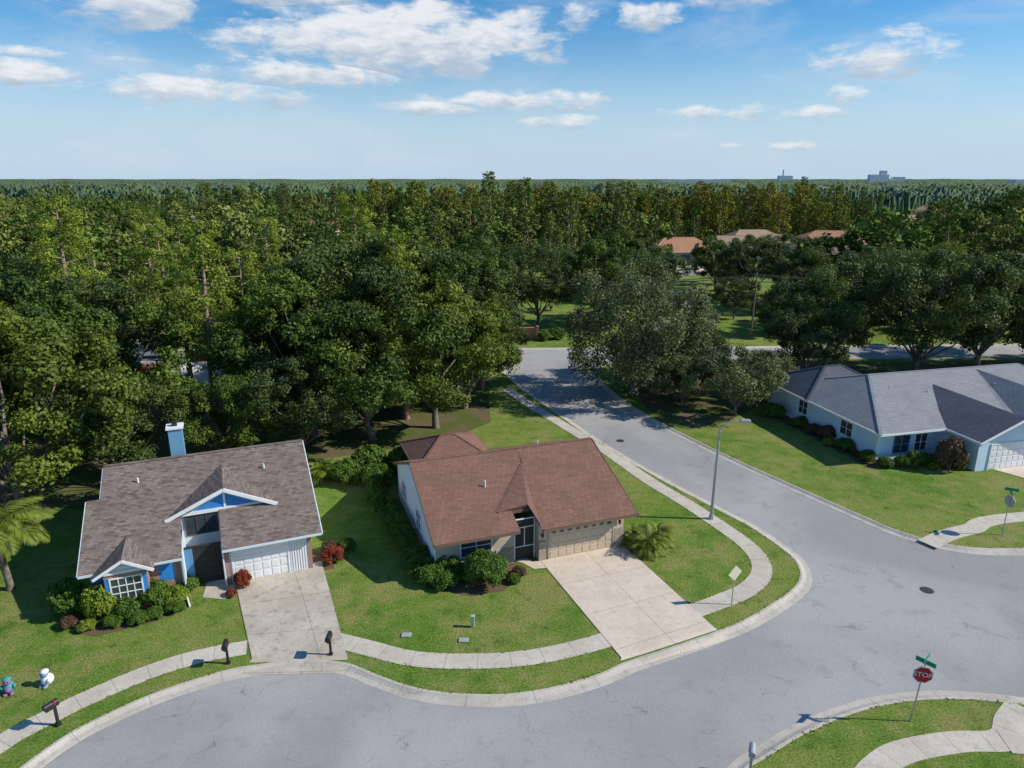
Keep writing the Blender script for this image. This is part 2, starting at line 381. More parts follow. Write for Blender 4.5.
def oak(name,seed,H,R,z0,ncl,nl,ls,lmat,bmat=BARK,nlobe=11,sides=7,clr=.2,droop=0,lobe=.42):
    rng=np.random.default_rng(seed); c=(H-z0)/2; zc=z0+c; cen=[];rad=[];tin=[];tubes=[]
    g=(1+5**.5)/2
    base=[Vector((0,0,-.5)),Vector((rng.normal()*.2,rng.normal()*.2,z0*.6)),Vector((rng.normal()*.4,rng.normal()*.4,z0+c*.35))]
    r0=.035*H*.7
    tubes.append((base,[r0*1.25,r0*.85,r0*.6],sides))
    per=max(1,ncl//nlobe)
    for i in range(nlobe):
        zz=1-2*(i+.5)/nlobe; zz=zz*.95+.05; th=2*pi*i/g+rng.random()*.9
        q=math.sqrt(max(0,1-zz*zz)); d=np.array([cos(th)*q,sin(th)*q,zz])
        k=.55+rng.random()*.32
        lc=np.array([d[0]*R*k,d[1]*R*k,zc+d[2]*c*k*.95]); lr=R*lobe*(.6+.65*rng.random())
        lt=.40+rng.normal()*.2
        for j in range(per):
            e=rng.normal(size=3)+d*.7; e/=np.linalg.norm(e)
            pp=lc+e*lr*np.array([1,1,min(1.,c/R)*.9])*(.6+.4*rng.random())
            if pp[2]<z0*.7: pp[2]=z0*.7+rng.random()
            cen.append(pp); rad.append(R*clr*(.65+.7*rng.random())); tin.append(lt+rng.normal()*.16)
        mid=(np.array(base[1])*.4+lc*.6)+rng.normal(size=3)*.35
        tubes.append(([base[1] if zz<.2 else base[2],Vector(mid),Vector(lc)],[r0*.42,r0*.25,r0*.08],5))
    LV,LQ,LT=leaves(rng,np.array(cen),np.array(rad),np.array(tin),nl,ls,droop=droop)
    return assemble(name,LV,LQ,LT,tubes,lmat,bmat)
def pine(name,seed,H,R,lo,ncl,nl,ls,lmat,bmat=PBARK,clr=.28,taper=.6):
    rng=np.random.default_rng(seed); cen=[];rad=[];tin=[];r0=.018*H
    bend=rng.normal(size=2)*.5
    P=[Vector((bend[0]*t*t,bend[1]*t*t,-.5+t*(H-.5))) for t in (0,.35,.7,1)]
    tubes=[(P,[r0,r0*.8,r0*.5,r0*.12],7)]
    for i in range(ncl):
        t=lo+(1-lo)*(i+.5)/ncl; th=i*2.4+rng.random(); q=(t-lo)/(1-lo)
        rr=R*(1-q*taper)*(.35+.65*rng.random())*(.45+.55*min(1,q*4+.3))
        bx=bend[0]*t*t; by=bend[1]*t*t; c=np.array([bx+cos(th)*rr,by+sin(th)*rr,t*H*.97+rng.normal()*.2])
        cen.append(c); rad.append(R*clr*(.7+.6*rng.random())*(1-.3*q)); tin.append(.45+rng.normal()*.2)
        if i%2==0: tubes.append(([Vector((bx,by,t*H-.8)),Vector(c)],[r0*.22,r0*.06],4))
    LV,LQ,LT=leaves(rng,np.array(cen),np.array(rad),np.array(tin),nl,ls,asp=.5,flat=.7)
    return assemble(name,LV,LQ,LT,tubes,lmat,bmat)
def shrub(name,seed,R,H,n,ls,lmat,ncl=26,clr=.3):
    rng=np.random.default_rng(seed); cen=[];rad=[];tin=[]
    for i in range(ncl):
        d=rng.normal(size=3); d[2]=abs(d[2])*1.; d/=np.linalg.norm(d)
        k=.6+.15*rng.random()
        cen.append(np.array([d[0]*R*k,d[1]*R*k,H*.3+d[2]*H*.45])); rad.append(R*clr*(.8+.4*rng.random())); tin.append(.45+rng.normal()*.1)
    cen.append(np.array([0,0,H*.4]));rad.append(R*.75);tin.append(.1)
    LV,LQ,LT=leaves(rng,np.array(cen),np.array(rad),np.array(tin),n,ls,flat=.9)
    LV[:,2]=np.maximum(LV[:,2],.02)
    tubes=[([Vector((0,0,-.1)),Vector((R*.3*cos(a),R*.3*sin(a),H*.6))],[.05,.02],4) for a in (0,2,4)]
    return assemble(name,LV,LQ,LT,tubes,lmat,BARK)
def palm(name,seed,trunk,nf,fl,lmat,leafw=.06,up=.9):
    rng=np.random.default_rng(seed); V=[];Q=[];T=[];tubes=[]
    if trunk>.1: tubes.append(([Vector((0,0,-.3)),Vector((.1,0,trunk*.5)),Vector((.05,.1,trunk))],[.17,.13,.12],8))
    k=0
    for i in range(nf):
        th=i*2.4; el=up*(1-i/nf*1.25)+rng.normal()*.08; L=fl*(.8+.3*rng.random()); t0=.4+rng.normal()*.2
        d=np.array([cos(th),sin(th),0]); p=np.array([.05,.1,trunk]); pts=[p.copy()]; a=el+.35
        ns=9
        for s in range(ns):
            p=p+(d*cos(a)+np.array([0,0,sin(a)]))*L/ns; a-=.2; pts.append(p.copy())
        tubes.append(([Vector(q) for q in pts[::3]],[.03,.022,.014,.006],3))
        sd=np.array([-sin(th),cos(th),0])
        for s in range(1,ns*4):
            f=s/(ns*4); ii=min(int(f*ns),ns-1); q=pts[ii]+(pts[ii+1]-pts[ii])*(f*ns-ii); tg=pts[ii+1]-pts[ii]; tg/=np.linalg.norm(tg)
            ll=L*.3*math.sin(pi*min(.97,f*.85+.12))
            for sg in (-1,1):
                e=q+(sd*sg*.8+tg*.6+np.array([0,0,-.25-.2*rng.random()]))*ll
                m=(q+e)/2+np.array([0,0,.04]); w=tg*leafw/2
                V+=[q-w*.5,m-w,e,m+w]; Q.append([k,k+1,k+2,k+3]); k+=4; T.append(t0+rng.normal()*.15)
    return assemble(name,np.array(V),np.array(Q),np.array(T),tubes,lmat,BARK)
def put(name,me,x,y,s=1,rz=None,sz=None,z=0):
    o=bpy.data.objects.new(name,me); o.location=(x,y,z); o.rotation_euler=(0,0,R0.random()*6.28 if rz is None else rz); o.scale=(s,s,sz or s); return link(o)
OK=[oak('oak_a',1,14,6.5,3.2,190,200,.26,L_OAK,clr=.155),oak('oak_b',2,15,6,4,190,200,.26,L_OAK,nlobe=13,clr=.155),oak('oak_c',3,13,6.5,2.6,190,200,.26,L_OAK,nlobe=9,clr=.155),oak('oak_d',4,14,6.8,3,190,200,.26,L_DARK,nlobe=12,clr=.155)]
MOSS=oak('mossy_oak',9,12.4,7.2,1.6,220,160,.23,L_MOSS,nlobe=17,clr=.13,droop=1.8,lobe=.38)
ROUND=oak('round_tree',10,6.4,4.0,1.2,120,150,.18,L_MOSS,nlobe=12,clr=.17,lobe=.4)
PN=[pine('pine_a',11,19,3.6,.38,60,160,.24,L_PINE),pine('pine_b',12,17,3.2,.3,56,160,.24,L_PINE)]
FAR=[oak('far_tree_a',21,13,6,2,60,42,.68,L_FAR,nlobe=9,sides=4,clr=.21),oak('far_tree_b',22,14,5.6,2,60,42,.68,L_FAR,nlobe=11,sides=4,clr=.21),oak('far_tree_c',23,12,7.0,1.5,64,42,.68,L_FAR,nlobe=8,sides=4,clr=.21),pine('far_tree_d',24,19,3.2,.25,36,52,.55,L_FAR,clr=.36)]
CYP=[pine('cypress_a',31,20,4.8,.12,48,52,.66,L_CYP,clr=.36,taper=.55),pine('cypress_b',32,21,4.4,.12,48,52,.66,L_CYP,clr=.38,taper=.45)]
SH=[shrub('shrub_a',41,1,1.3,260,.12,L_SHR),shrub('shrub_b',42,1,1.2,260,.12,L_LIME),shrub('shrub_c',43,1,1.2,220,.13,L_RED),shrub('shrub_d',44,1,1.3,240,.12,L_BURG)]
BIG=shrub('clipped_shrub',45,1.45,2.3,500,.11,L_SHR,ncl=44,clr=.26)
near=[(-33,43,1.05,0),(-38.5,50,1.1,1),(-33.5,54,1.0,2),(-39,59,1.0,3),(-45,57,1.0,0),(-51,66,1.05,1),(-60,74,1.1,2),(-17.5,58.5,1.0,0),(-19.5,67,1.05,1),(-12,57.5,.98,2),(-13.5,66,1.2,3),(-7,60.5,.9,0),(-8,69,1.1,1),(-4.8,66,.82,2),(-13,75,1.15,0),(-7,76,1.05,3),(-24,77,.8,2),(-56,78,1.0,3),(-28.5,47.5,.62,3),(-22.5,51.5,.6,2),(-17,53,.62,3),(-2.6,77,.6,3)]
for x,y,s,t in near: put('oak_tree',OK[t],x,y,s)
for x,y,s,t in [(-26.8,60,1.0,0),(-35.6,72,1.05,1),(-31.5,66,.95,1),(-42,82,1.0,0),(-24.5,63,.95,1),(-3.2,73,.8,1),(-1.5,80,.65,0),(-10,63,.95,0),(-41,64,1.1,0),(-47,74,1.1,1),(-17,80,1.1,0),(-30,86,1.05,1)]: put('pine_tree',PN[t],x,y,s)
put('mossy_oak_tree',MOSS,12.9,71.0,1.08,.4); put('mossy_oak_tree',MOSS,16.5,75.5,.85,2.1)
put('round_tree',ROUND,21.6,64.5,1.08,1.)
for x,y,s in [(17.0,67,.85),(19,71,1.0),(26,70,.8)]: put('round_tree',ROUND,x,y,s)
for x,y,s,t in [(37,80,.92,3),(46,77,1.05,3),(55,80,1.0,3),(62,78,.9,0),(33,76,.6,3),(66,86,1,3),(72,70,.9,2),(78,80,1,3)]: put('oak_tree',OK[t],x,y,s)
for x,y,s,t in [(-6,100,.95,0),(4,106,.9,3),(13,105,.9,1),(21,109,.85,3),(-14,98,1.,2),(-24,99,.62,0),(52,101,.9,3),(62,104,.9,0),(-33,101,.7,1),
                (45,132,.85,3),(41,141,.75,0),(52,136,.85,3),(36,112,.5,3),(45,108,.5,0),(50,118,.8,3),(58,125,.9,1),(22,128,.7,2),(20,142,.9,0),(60,114,.8,0),(31,152,.5,3),(44,152,.6,0),(38,100,.45,3),(46,99,.5,2)]: put('oak_tree',OK[t],x,y,s)
HOUSES=[(46,196,8,17,12),(100,222,-10,20,13),(76,226,5,17,12),(121,206,20,18,12),(140,178,0,18,12),(88,180,-30,15,11),(150,235,10,18,12),(84,113,30,16,12),(62,202,-5,15,11)]
CLEAR=[(-70,265,16),(-140,300,22),(170,300,24),(215,360,26),(-40,340,16),(250,430,30),(120,330,18)]
def gn_forest(name,pts,protos,fix=None):
    coll=bpy.data.collections.new(name+'_trees')
    for i,me in enumerate(protos):
        o=bpy.data.objects.new('tree_form_%02d'%i,me); coll.objects.link(o)
    me=bpy.data.meshes.new(name); me.from_pydata([(p[0],p[1],p[2]) for p in pts],[],[])
    for nm,k,ty in (('scl',3,'FLOAT'),('rz',4,'FLOAT'),('idx',5,'INT')):
        a=me.attributes.new(nm,ty,'POINT')
        a.data.foreach_set('value',[p[k] for p in pts])
    o=bpy.data.objects.new(name,me); link(o)
    ng=bpy.data.node_groups.new(name,'GeometryNodeTree')
    ng.interface.new_socket('Geometry',in_out='INPUT',socket_type='NodeSocketGeometry')
    ng.interface.new_socket('Geometry',in_out='OUTPUT',socket_type='NodeSocketGeometry')
    gi=ng.nodes.new('NodeGroupInput');go=ng.nodes.new('NodeGroupOutput')
    ip=ng.nodes.new('GeometryNodeInstanceOnPoints'); ci=ng.nodes.new('GeometryNodeCollectionInfo')
    ci.inputs['Collection'].default_value=coll; ci.inputs['Separate Children'].default_value=True; ci.inputs['Reset Children'].default_value=True
    def na(n,t):
        q=ng.nodes.new('GeometryNodeInputNamedAttribute'); q.data_type=t; q.inputs['Name'].default_value=n
        return [s for s in q.outputs if s.enabled and s.name=='Attribute'][0]
    cx=ng.nodes.new('ShaderNodeCombineXYZ'); ng.links.new(na('rz','FLOAT'),cx.inputs[2])
    L=ng.links.new
    L(gi.outputs[0],ip.inputs['Points']); L(ci.outputs[0],ip.inputs['Instance']); ip.inputs['Pick Instance'].default_value=True
    L(na('idx','INT'),ip.inputs['Instance Index']); L(cx.outputs[0],ip.inputs['Rotation']); L(na('scl','FLOAT'),ip.inputs['Scale'])
    L(ip.outputs[0],go.inputs[0])
    md=o.modifiers.new('scatter','NODES'); md.node_group=ng
    return o
rr=random.Random(11); pts=[]; cyp=[]
y=97.
while y<480:
    st=10.5 if y<240 else 10.5+(y-240)*.022
    x=-.78*y-20
    while x<.78*y+20:
        X=x+rr.uniform(-.48,.48)*st; Y=y+rr.uniform(-.48,.48)*st; a=X/Y
        x+=st
        f=math.sin(X*.031+.6)*math.cos(Y*.027+1)
        if f>.35: k=rr.choice([3,3,3,0,1])       # pine stands
        elif f<-.35: k=rr.choice([2,2,0])         # broad low oaks
        else: k=rr.choice([0,1,1,2,3])
        s=rr.uniform(.55,1.2) if k<3 else rr.uniform(.7,1.1)
        s*=.9+.24*math.sin(X*.045+1.3)*math.sin(Y*.038)
        if rr.random()<.04: s*=1.25
        if Y<97: continue
        if .19<a<.44 and Y<150: continue
        if .20<a<.285 and Y<200: continue
        if .285<a<.58 and 137<Y<228:
            s*=.40
            if rr.random()<.4: continue
        if -.31<a<-.19 and 112<Y<188: s*=.3
        if -.04<a<.14 and Y<112: continue
        if any((X-h[0])**2+(Y-h[1])**2<15**2 for h in HOUSES): continue
        if any((X-h[0])**2+((Y-h[1])*.6)**2<h[2]**2 for h in CLEAR): continue
        if 240<Y<300 and -.20<a<.42:
            cyp.append((X,Y,-.3,rr.uniform(.72,1.08),rr.random()*6.28,rr.choice([0,1]))); continue
        if a>.42 and Y>330: s*=.8
        if rr.random()<.09: continue
        pts.append((X,Y,-.3,max(.3,s),rr.random()*6.28,k))
    y+=st
for i in range(60):
    X=-50+i*3.6+rr.uniform(-1,1); Y=240+rr.uniform(-6,6)
    if any((X-h[0])**2+(Y-h[1])**2<12**2 for h in HOUSES): continue
    if X/Y<.47: cyp.append((X,Y,-.3,rr.uniform(.7,1.04),rr.random()*6.28,rr.choice([0,1])))
gn_forest('forest',pts,FAR); gn_forest('cypress_grove',cyp,CYP)
def canopy():
    na,nr=640,200; V=[];F=[]
    rg=np.random.default_rng(3)
    rs=[465*(7500/465)**(i/nr) for i in range(nr+1)]
    for i,r in enumerate(rs):
        for j in range(na+1):
            a=-.80+1.6*j/na
            V.append((a*r,r,6+4*rg.random()+ 4*math.sin(a*37+i*.23)*math.sin(i*.31+a*11)+2*math.sin(a*83+i*.11) - (8 if i==0 else 0)))
    for i in range(nr):
        for j in range(na): k=i*(na+1)+j; F.append((k,k+1,k+na+2,k+na+1))
    m,nt,out=newmat('hazy_far_canopy'); N=NT(nt); p=N.pos(); n=N.noise(p,.03,6,.75); n2=N.noise(p,.0018,4,.5)
    c=N.mix(N.ss(n,.35,.65),(.055,.09,.04),(.12,.165,.065)); c=N.mix(N.ss(n2,.42,.6,0,.5),c,(.09,.125,.10))  # patchy blue-green tint paints distance haze into the canopy colour
    N.l(N.bsdf(c,.95,.05),out.inputs[0])
    mesh('distant_forest',V,F,m)
canopy()
def inq(x,y,q):
    s=0
    for i in range(4):
        a=q[i];b=q[(i+1)%4]; c=(b[0]-a[0])*(y-a[1])-(b[1]-a[1])*(x-a[0])
        if c==0: continue
        if s==0: s=1 if c>0 else -1
        elif (c>0)!=(s>0): return False
    return True
def fringe():
    rng=np.random.default_rng(8); P=[]
    def along(pts,o,dens,w):
        a=offs(pts,o)
        for i in range(len(a)-1):
            L=math.dist(a[i],a[i+1]); t=Vector((a[i+1][0]-a[i][0],a[i+1][1]-a[i][1]))/max(L,1e-6)
            if rng.random()<.25: continue
            for k in range(int(L*dens*(.4+rng.random()))):
                u=rng.random(); e=rng.normal()*w
                x=a[i][0]+(a[i+1][0]-a[i][0])*u-t.y*e; y=a[i][1]+(a[i+1][1]-a[i][1])*u+t.x*e
                if y<70 and abs(x)<60 and not any(inq(x,y,q) for q in DQ): P.append((x,y))
    along(cN[:190],.17,16,.025); along(cRk[30:96],.17,12,.025); along(cS,-.17,16,.025)
    along(wi,0.,16,.025); along(wi,1.15,16,.025); along(w2,0,18,.025); along(w2,1.1,18,.025); along(w1,0,18,.025); along(w1,1.1,18,.025)
    P=np.array(P); n=len(P); z=np.zeros((n,1)); p=np.hstack([P,z+.0])
    th=rng.random(n)*6.28; h=.025+.03*rng.random(n); w=.02+.025*rng.random(n)
    dx=np.stack([np.cos(th)*w,np.sin(th)*w,np.zeros(n)],1); up=np.stack([rng.normal(size=n)*.05,rng.normal(size=n)*.05,h],1)
    V=np.stack([p-dx,p+dx,p+up+dx*.6,p+up-dx*.6],1).reshape(-1,3)
    me=build_quads('grass_edge',V,np.arange(4*n).reshape(-1,4),np.zeros(n,int),rng.random(n),[L_GR])
    link(bpy.data.objects.new('grass_edge',me))
fringe()
def sh(k,x,y,s,sz=None,name=None): put(name or ['green_shrub','lime_shrub','red_croton','burgundy_shrub'][k],SH[k],x,y,s,None,sz)
put('round_clipped_shrub',BIG,-1.5,34.9,1.0)
for a in [(0,-4.6,34.9,.9),(0,-3.7,34.5,.8),(0,-5.3,35.7,.95),(0,-5.6,36.9,1.0),(0,-6.4,38.2,.9),(0,-6.9,39.5,.95),(0,-7.6,41,1.),(0,-8.2,42.4,.9),(0,-8.9,43.8,1.),(0,-9.5,45.2,.95),(0,-3.9,36.0,.9,1.2),
          (0,-2.8,35.4,.7),(3,.4,35.6,.5),(0,.1,34.9,.45),(0,7.6,39.6,.6),(2,8.9,39.4,.4),
          (0,-24.4,33.4,.9),(0,-23.2,32,1.2,1.4),(1,-21.5,31.9,1.1,1.7),(0,-21.2,33.2,.9,1.5),(0,-20.0,31.9,.9),(0,-19.1,32.7,.9,1.2),(1,-18.2,33.0,.8),(0,-18.0,34.0,.7),(2,-19.4,34.3,.4),(3,-22.6,30.8,.5),(0,-19.2,31.2,.6,.5),(0,-17.8,32.1,.55,.5),(0,-20.4,31.0,.6,.5),(1,-21.6,30.6,.5,.5),(0,-18.6,31.6,.5,.5),
          (2,-15.1,34.5,.55,.9),(2,-15.4,33.6,.35),(2,-10.7,37.3,.8,.75),(3,-11.2,38.3,.6),(0,-10.2,38.6,.6),(0,-9.9,47.5,1.3,1.6),(0,-12.5,48.5,1.3,1.6),(0,-11,50,1.6,2),(0,-8.5,50.5,1.4,1.8),
          (0,26.5,61,.9,.7),(3,27.6,57.6,.9,1.1),(0,28,55,.9),(0,28.8,52.6,.8),(3,27,59,.8),(1,27.2,56.2,.6),(0,29.6,51.5,.7),(0,30.9,51.4,.7,.8),(0,32,51.6,.8,1.1),(0,33.4,52.0,.8),(1,33.2,51.0,.5),(3,34.3,50.9,1.3,2.3),(0,35.4,51.2,.7),(0,27.4,61.5,.8),(2,28.4,53.8,.4),(0,25,63.5,1.2)]: sh(*a)
P1=palm('palm_a',51,0.5,34,1.7,L_PALM,.05,1.15); P2=palm('palm_b',52,3.2,30,2.6,L_PALM,.08,.9); P3=palm('palm_c',53,1.2,16,2.2,L_PALM,.12,1.1)
put('pygmy_date_palm',P1,8.2,38.4,1.0); put('pygmy_date_palm',P1,9.0,39.3,.9); put('pygmy_date_palm',P1,7.7,39.3,.75)
put('palm_tree',P2,-27.9,34.2,1.2); put('palm_tree',P3,-14.3,48.6,.75)
# ------------------------------------------------------------------ houses
SH1=m_shingle('shingle_weathered_brown',(.215,.165,.14),(.295,.24,.21),(.10,.082,.075))
SH2=m_shingle('shingle_red_brown',(.245,.13,.094),(.295,.165,.124),(.17,.093,.07),.7)
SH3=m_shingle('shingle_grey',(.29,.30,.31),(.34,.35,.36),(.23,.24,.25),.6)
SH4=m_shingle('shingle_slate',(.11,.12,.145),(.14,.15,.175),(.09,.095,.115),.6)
TILE=m_shingle('tile_orange',(.48,.24,.14),(.54,.30,.18),(.38,.18,.10),.6)
TILE2=m_shingle('tile_tan',(.42,.30,.20),(.5,.37,.26),(.32,.22,.15),.6)
def roof(name,V,F,mat,parent,th=.1):
    o=mesh(name,V,F,mat,parent); s=o.modifiers.new('thick','SOLIDIFY'); s.thickness=th; s.offset=-1; return o
def hip(name,x0,x1,y0,y1,z,zr,mat,parent,rl,rr_,fasc=WHITE,yr=None):
    yr=(y0+y1)/2 if yr is None else yr
    V=[(x0,y0,z),(x1,y0,z),(x1,y1,z),(x0,y1,z),(x0+rl,yr,zr),(x1-rr_,yr,zr)]
    F=[(0,1,5,4),(1,2,5),(2,3,4,5),(3,0,4)]
    o=mesh(name,V,F+[(3,2,1,0)],mat,parent)
    beam('fascia',[((x0,y0,z-.07),(x1,y0,z-.07)),((x1,y0,z-.07),(x1,y1,z-.07)),((x1,y1,z-.07),(x0,y1,z-.07)),((x0,y1,z-.07),(x0,y0,z-.07))],.06,.16,fasc,parent)
    beam('ridge_cap',[(V[4],V[5])]+[(V[a],V[b]) for a,b in ((0,4),(3,4),(1,5),(2,5))],.22,.05,mat,parent)
    return o
def window(parent,x0,x1,t,z0,z1,nx=2,nz=2,fr=WHITE,side=0):
    w=.07; L=[(x0-w,x1+w,z0-w,z0),(x0-w,x1+w,z1,z1+w),(x0-w,x0,z0,z1),(x1,x1+w,z0,z1)]
    for i in range(1,nx): m=x0+(x1-x0)*i/nx; L.append((m-.02,m+.02,z0,z1))
    for i in range(1,nz): m=z0+(z1-z0)*i/nz; L.append((x0,x1,m-.02,m+.02))
    if side:
        boxes('window_frame',[(t-.06,t-.003,a,b,c,d) for a,b,c,d in L],fr,parent); box('window_glass',t-.025,t-.005,x0,x1,z0,z1,GLASS,parent)
    else:
        boxes('window_frame',[(a,b,t-.06,t-.003,c,d) for a,b,c,d in L],fr,parent); box('window_glass',x0,x1,t-.025,t-.005,z0,z1,GLASS,parent)
def garage_door(parent,x0,x1,t,z1,mat,rows=4,cols=8,frame=WHITE):
    L=[(x0,x1,t-.02,t-.004,.04,z1)]; h=(z1-.04)/rows; w=(x1-x0)/cols
    for r in range(rows):
        L+= [(x0+c*w+.07,x0+(c+1)*w-.07,t-.04,t-.0205,.04+r*h+.07,.04+(r+1)*h-.07) for c in range(cols)]
    boxes('garage_door',L,mat,parent)
    boxes('door_seams',[(x0,x1,t-.023,t-.0202,.04+r*h-.006,.04+r*h+.006) for r in range(1,rows)],GALV,parent)
    boxes('garage_frame',[(x0-.1,x0-.002,t-.07,t-.003,0,z1+.1),(x1+.002,x1+.1,t-.07,t-.003,0,z1+.1),(x0-.002,x1+.002,t-.07,t-.003,z1+.002,z1+.1)],frame,parent)
def pipe(parent,x,y,z): tube('vent_pipe',[(x,y,z-.3),(x,y,z+.3)],.05,WHITE,parent,8)
# ---- house 2: red-brown gable roof, beige stucco
H2=empty('beige_stucco_house',(6.9,39.1,0),radians(19.5))
BEIGE=m_siding('beige_stucco',(.54,.45,.34),9.); STONE=m_brick('ledge_stone',(.38,.31,.23),(.5,.42,.33),(.25,.2,.16)); PALE=paint('pale_wall',(.70,.73,.76),.8)
TAN=paint('tan_door',(.58,.47,.33),.6); BRTRIM=paint('brown_fascia',(.17,.11,.08))
boxes('walls',[(-11.8,-7.05,.4,11.6,0,2.5),(-7.05,-5.65,2.6,11.6,0,2.9),(-5.65,0,0,11.6,0,2.5),(-10.3,-5.6,11.602,15,0,2.6)],BEIGE,H2)
mesh('side_wall',[(-11.84,.41,0),(-11.84,11.59,0),(-11.84,11.59,2.5),(-11.84,5.8,4.82),(-11.84,.41,2.5),(-11.801,.41,0),(-11.801,11.59,0),(-11.801,11.59,2.5),(-11.801,5.8,4.82),(-11.801,.41,2.5)],[(0,4,3,2,1),(5,6,7,8,9),(0,1,6,5),(1,2,7,6),(2,3,8,7),(3,4,9,8),(4,0,5,9)],PALE,H2)
boxes('stone_veneer',[(-5.64,-5.2,-.07,-.002,0,1.3),(-.62,0,-.07,-.002,0,1.3),(-11.79,-10.6,.33,.398,0,1.),(-8.2,-7.06,.33,.398,0,1.),(-10.6,-8.2,.33,.398,0,.8)],STONE,H2)
E0=(-12.05,-.5,2.5);E1=(-7,-.5,2.5);N0=(-7,1.0,3.1);N1=(-5.7,1.0,3.1);PK=(-5.1,4.3,4.47);RX=(-4.9,5.8,5.0);R1=(-12.05,5.8,5.0);R2=(.4,5.8,5.0)
A=(-5.7,-.9,2.55);B=(.45,-.9,2.55);V0=(-7.9,1.0,3.11);NP=(-6.0,.9,3.36);EL=(-12.05,12.1,2.5);ER=(.45,12.1,2.5)
roof('roof_front',[E0,E1,N0,N1,(-5.1,4.3,4.42),RX,R1],[(0,1,2,3,4,5,6)],SH2,H2)
roof('roof_garage',[A,B,R2,RX,PK],[(0,1,2,3,4)],SH2,H2)
roof('roof_valley',[V0,NP,PK,A,N1],[(0,1,2),(1,3,2),(0,4,1),(1,4,3)],SH2,H2,.03)
roof('roof_back',[EL,R1,R2,ER],[(0,1,2,3)],SH2,H2)
mesh('gable_wall',[(0,-.0,2.4),(0,11.6,2.4),(0,5.8,4.85)],[(0,1,2)],BEIGE,H2)
beam('fascia',[((-12.05,-.52,2.4),(-7,-.52,2.4)),((-5.7,-.92,2.45),(.45,-.92,2.45)),((-12.07,-.5,2.41),(-12.07,5.8,4.91)),((-12.07,12.1,2.41),(-12.07,5.8,4.91)),((-7.0,-.5,2.4),(-7.0,.9,2.95)),((-5.7,-.9,2.45),(-5.7,.8,2.9)),((-7,.95,2.98),(-5.7,.95,2.98)),((.5,-.9,2.45),(.5,5.8,4.9)),((.5,12.1,2.4),(.5,5.8,4.9))],.05,.17,BRTRIM,H2)
beam('ridge_cap',[(R1,R2),(A,PK),(V0,PK)],.24,.06,SH2,H2)
garage_door(H2,-4.95,-.75,0,2.1,TAN,4,8,BEIGE)
boxes('garage_windows',[(-4.95+.12+i*.525,-4.95+.41+i*.525,-.05,-.0405,1.68,1.98) for i in range(8)],GLASS,H2)
window(H2,-10.3,-8.5,.4,.95,2.1,2,2)
box('entry_door',-6.85,-5.9,2.55,2.598,0,2.1,paint('entry_door_dark',(.10,.05,.03)),H2)
boxes('entry_screen',[(-7.0,-6.94,.5,.56,0,2.7),(-5.76,-5.7,.5,.56,0,2.7),(-6.94,-5.76,.5,.56,2.1,2.16),(-6.94,-5.76,.5,.56,2.64,2.7),(-6.94,-5.76,.5,.56,.85,.9),(-6.38,-6.33,.5,.56,.9,2.1)],WHITE,H2)
box('screen_mesh',-6.94,-5.76,.525,.535,0,2.64,paint('screen_mesh',(.03,.03,.03)),H2)
hip('roof_rear',-10.9,-5.0,9.6,15.6,2.62,3.95,SH2,H2,2.6,2.4,BRTRIM)
window(H2,4,5.2,-11.85,1,2.1,2,2,WHITE,1); window(H2,8.6,9.8,-11.85,1,2.1,2,2,WHITE,1)
for q in ((-3,7.,4.5),(-8,3,4.0)): pipe(H2,*q)
boxes('coach_lamp',[(-5.5,-5.38,-.17,-.072,1.6,1.85),(-.4,-.28,-.17,-.072,1.6,1.85)],DARK,H2)
poly('mulch_bed',[(-12.6,-.6),(-10.5,-2.2),(-8.6,-2.3),(-7.3,-1.2),(-7,.4),(-11.7,.4),(-12,11),(-13.0,11)],.012,MULCH,H2); poly('mulch_bed',[(.1,-1.6),(1.5,-1.7),(2.3,-.5),(2.0,1.6),(.1,2.0)],.012,MULCH,H2)
# ---- house 1: weathered brown roof, brick & blue
H1=empty('blue_trim_brick_house',(-11.7,36.5,0),radians(22.5))
BRK=m_brick('red_brick',(.30,.14,.09),(.40,.20,.14),(.38,.34,.3)); BLUE=paint('blue_panel',(.04,.24,.62),.5); PBLUE=m_siding('pale_blue_siding',(.68,.76,.82))
ks=.387
def zp(t): return 2.5+ks*(t+.6)
boxes('walls',[(-4.7,0,0,13.6,0,2.48),(-6.8,-4.7,2.4,6,0,3.6),(-6.8,-4.7,6.002,13.6,0,2.48),(-10.6,-6.8,0,13.6,0,2.48),(-11.2,-10.6,0,8.8,0,2.48)],PBLUE,H1)
boxes('brick_front',[(-10.6,-6.81,-.06,-.002,0,1.0),(-8.4,-8.0,-.065,-.0601,1.0,2.4),(-7.2,-6.81,-.06,-.002,1.0,2.4),(-4.68,-4.45,-.06,-.002,0,2.4),(-11.2,-10.6,-.06,-.002,0,1.0),(-.22,0,-.06,-.002,0,2.4)],BRK,H1)
boxes('blue_panels',[(-8.0,-7.25,-.05,-.003,1.02,2.3),(-11.15,-10.55,-.05,-.003,1.02,2.3)],BLUE,H1)
t0=-.6; WL=-11.6
Rf=[(-10.9,t0,zp(t0)),(-6.75,t0,zp(t0)),(-6.75,2.4,zp(2.4)),(-4.75,2.4,zp(2.4)),(-4.75,t0,zp(t0)),(.6,t0,zp(t0)),(.6,7,zp(7)),(-10.9,7,zp(7))]
roof('roof_front',Rf,[tuple(range(8))],SH1,H1)
roof('roof_back',[(-10.9,7,zp(7)),(.6,7,zp(7)),(.6,14.6,zp(t0)),(-10.9,14.6,zp(t0))],[(0,1,2,3)],SH1,H1)
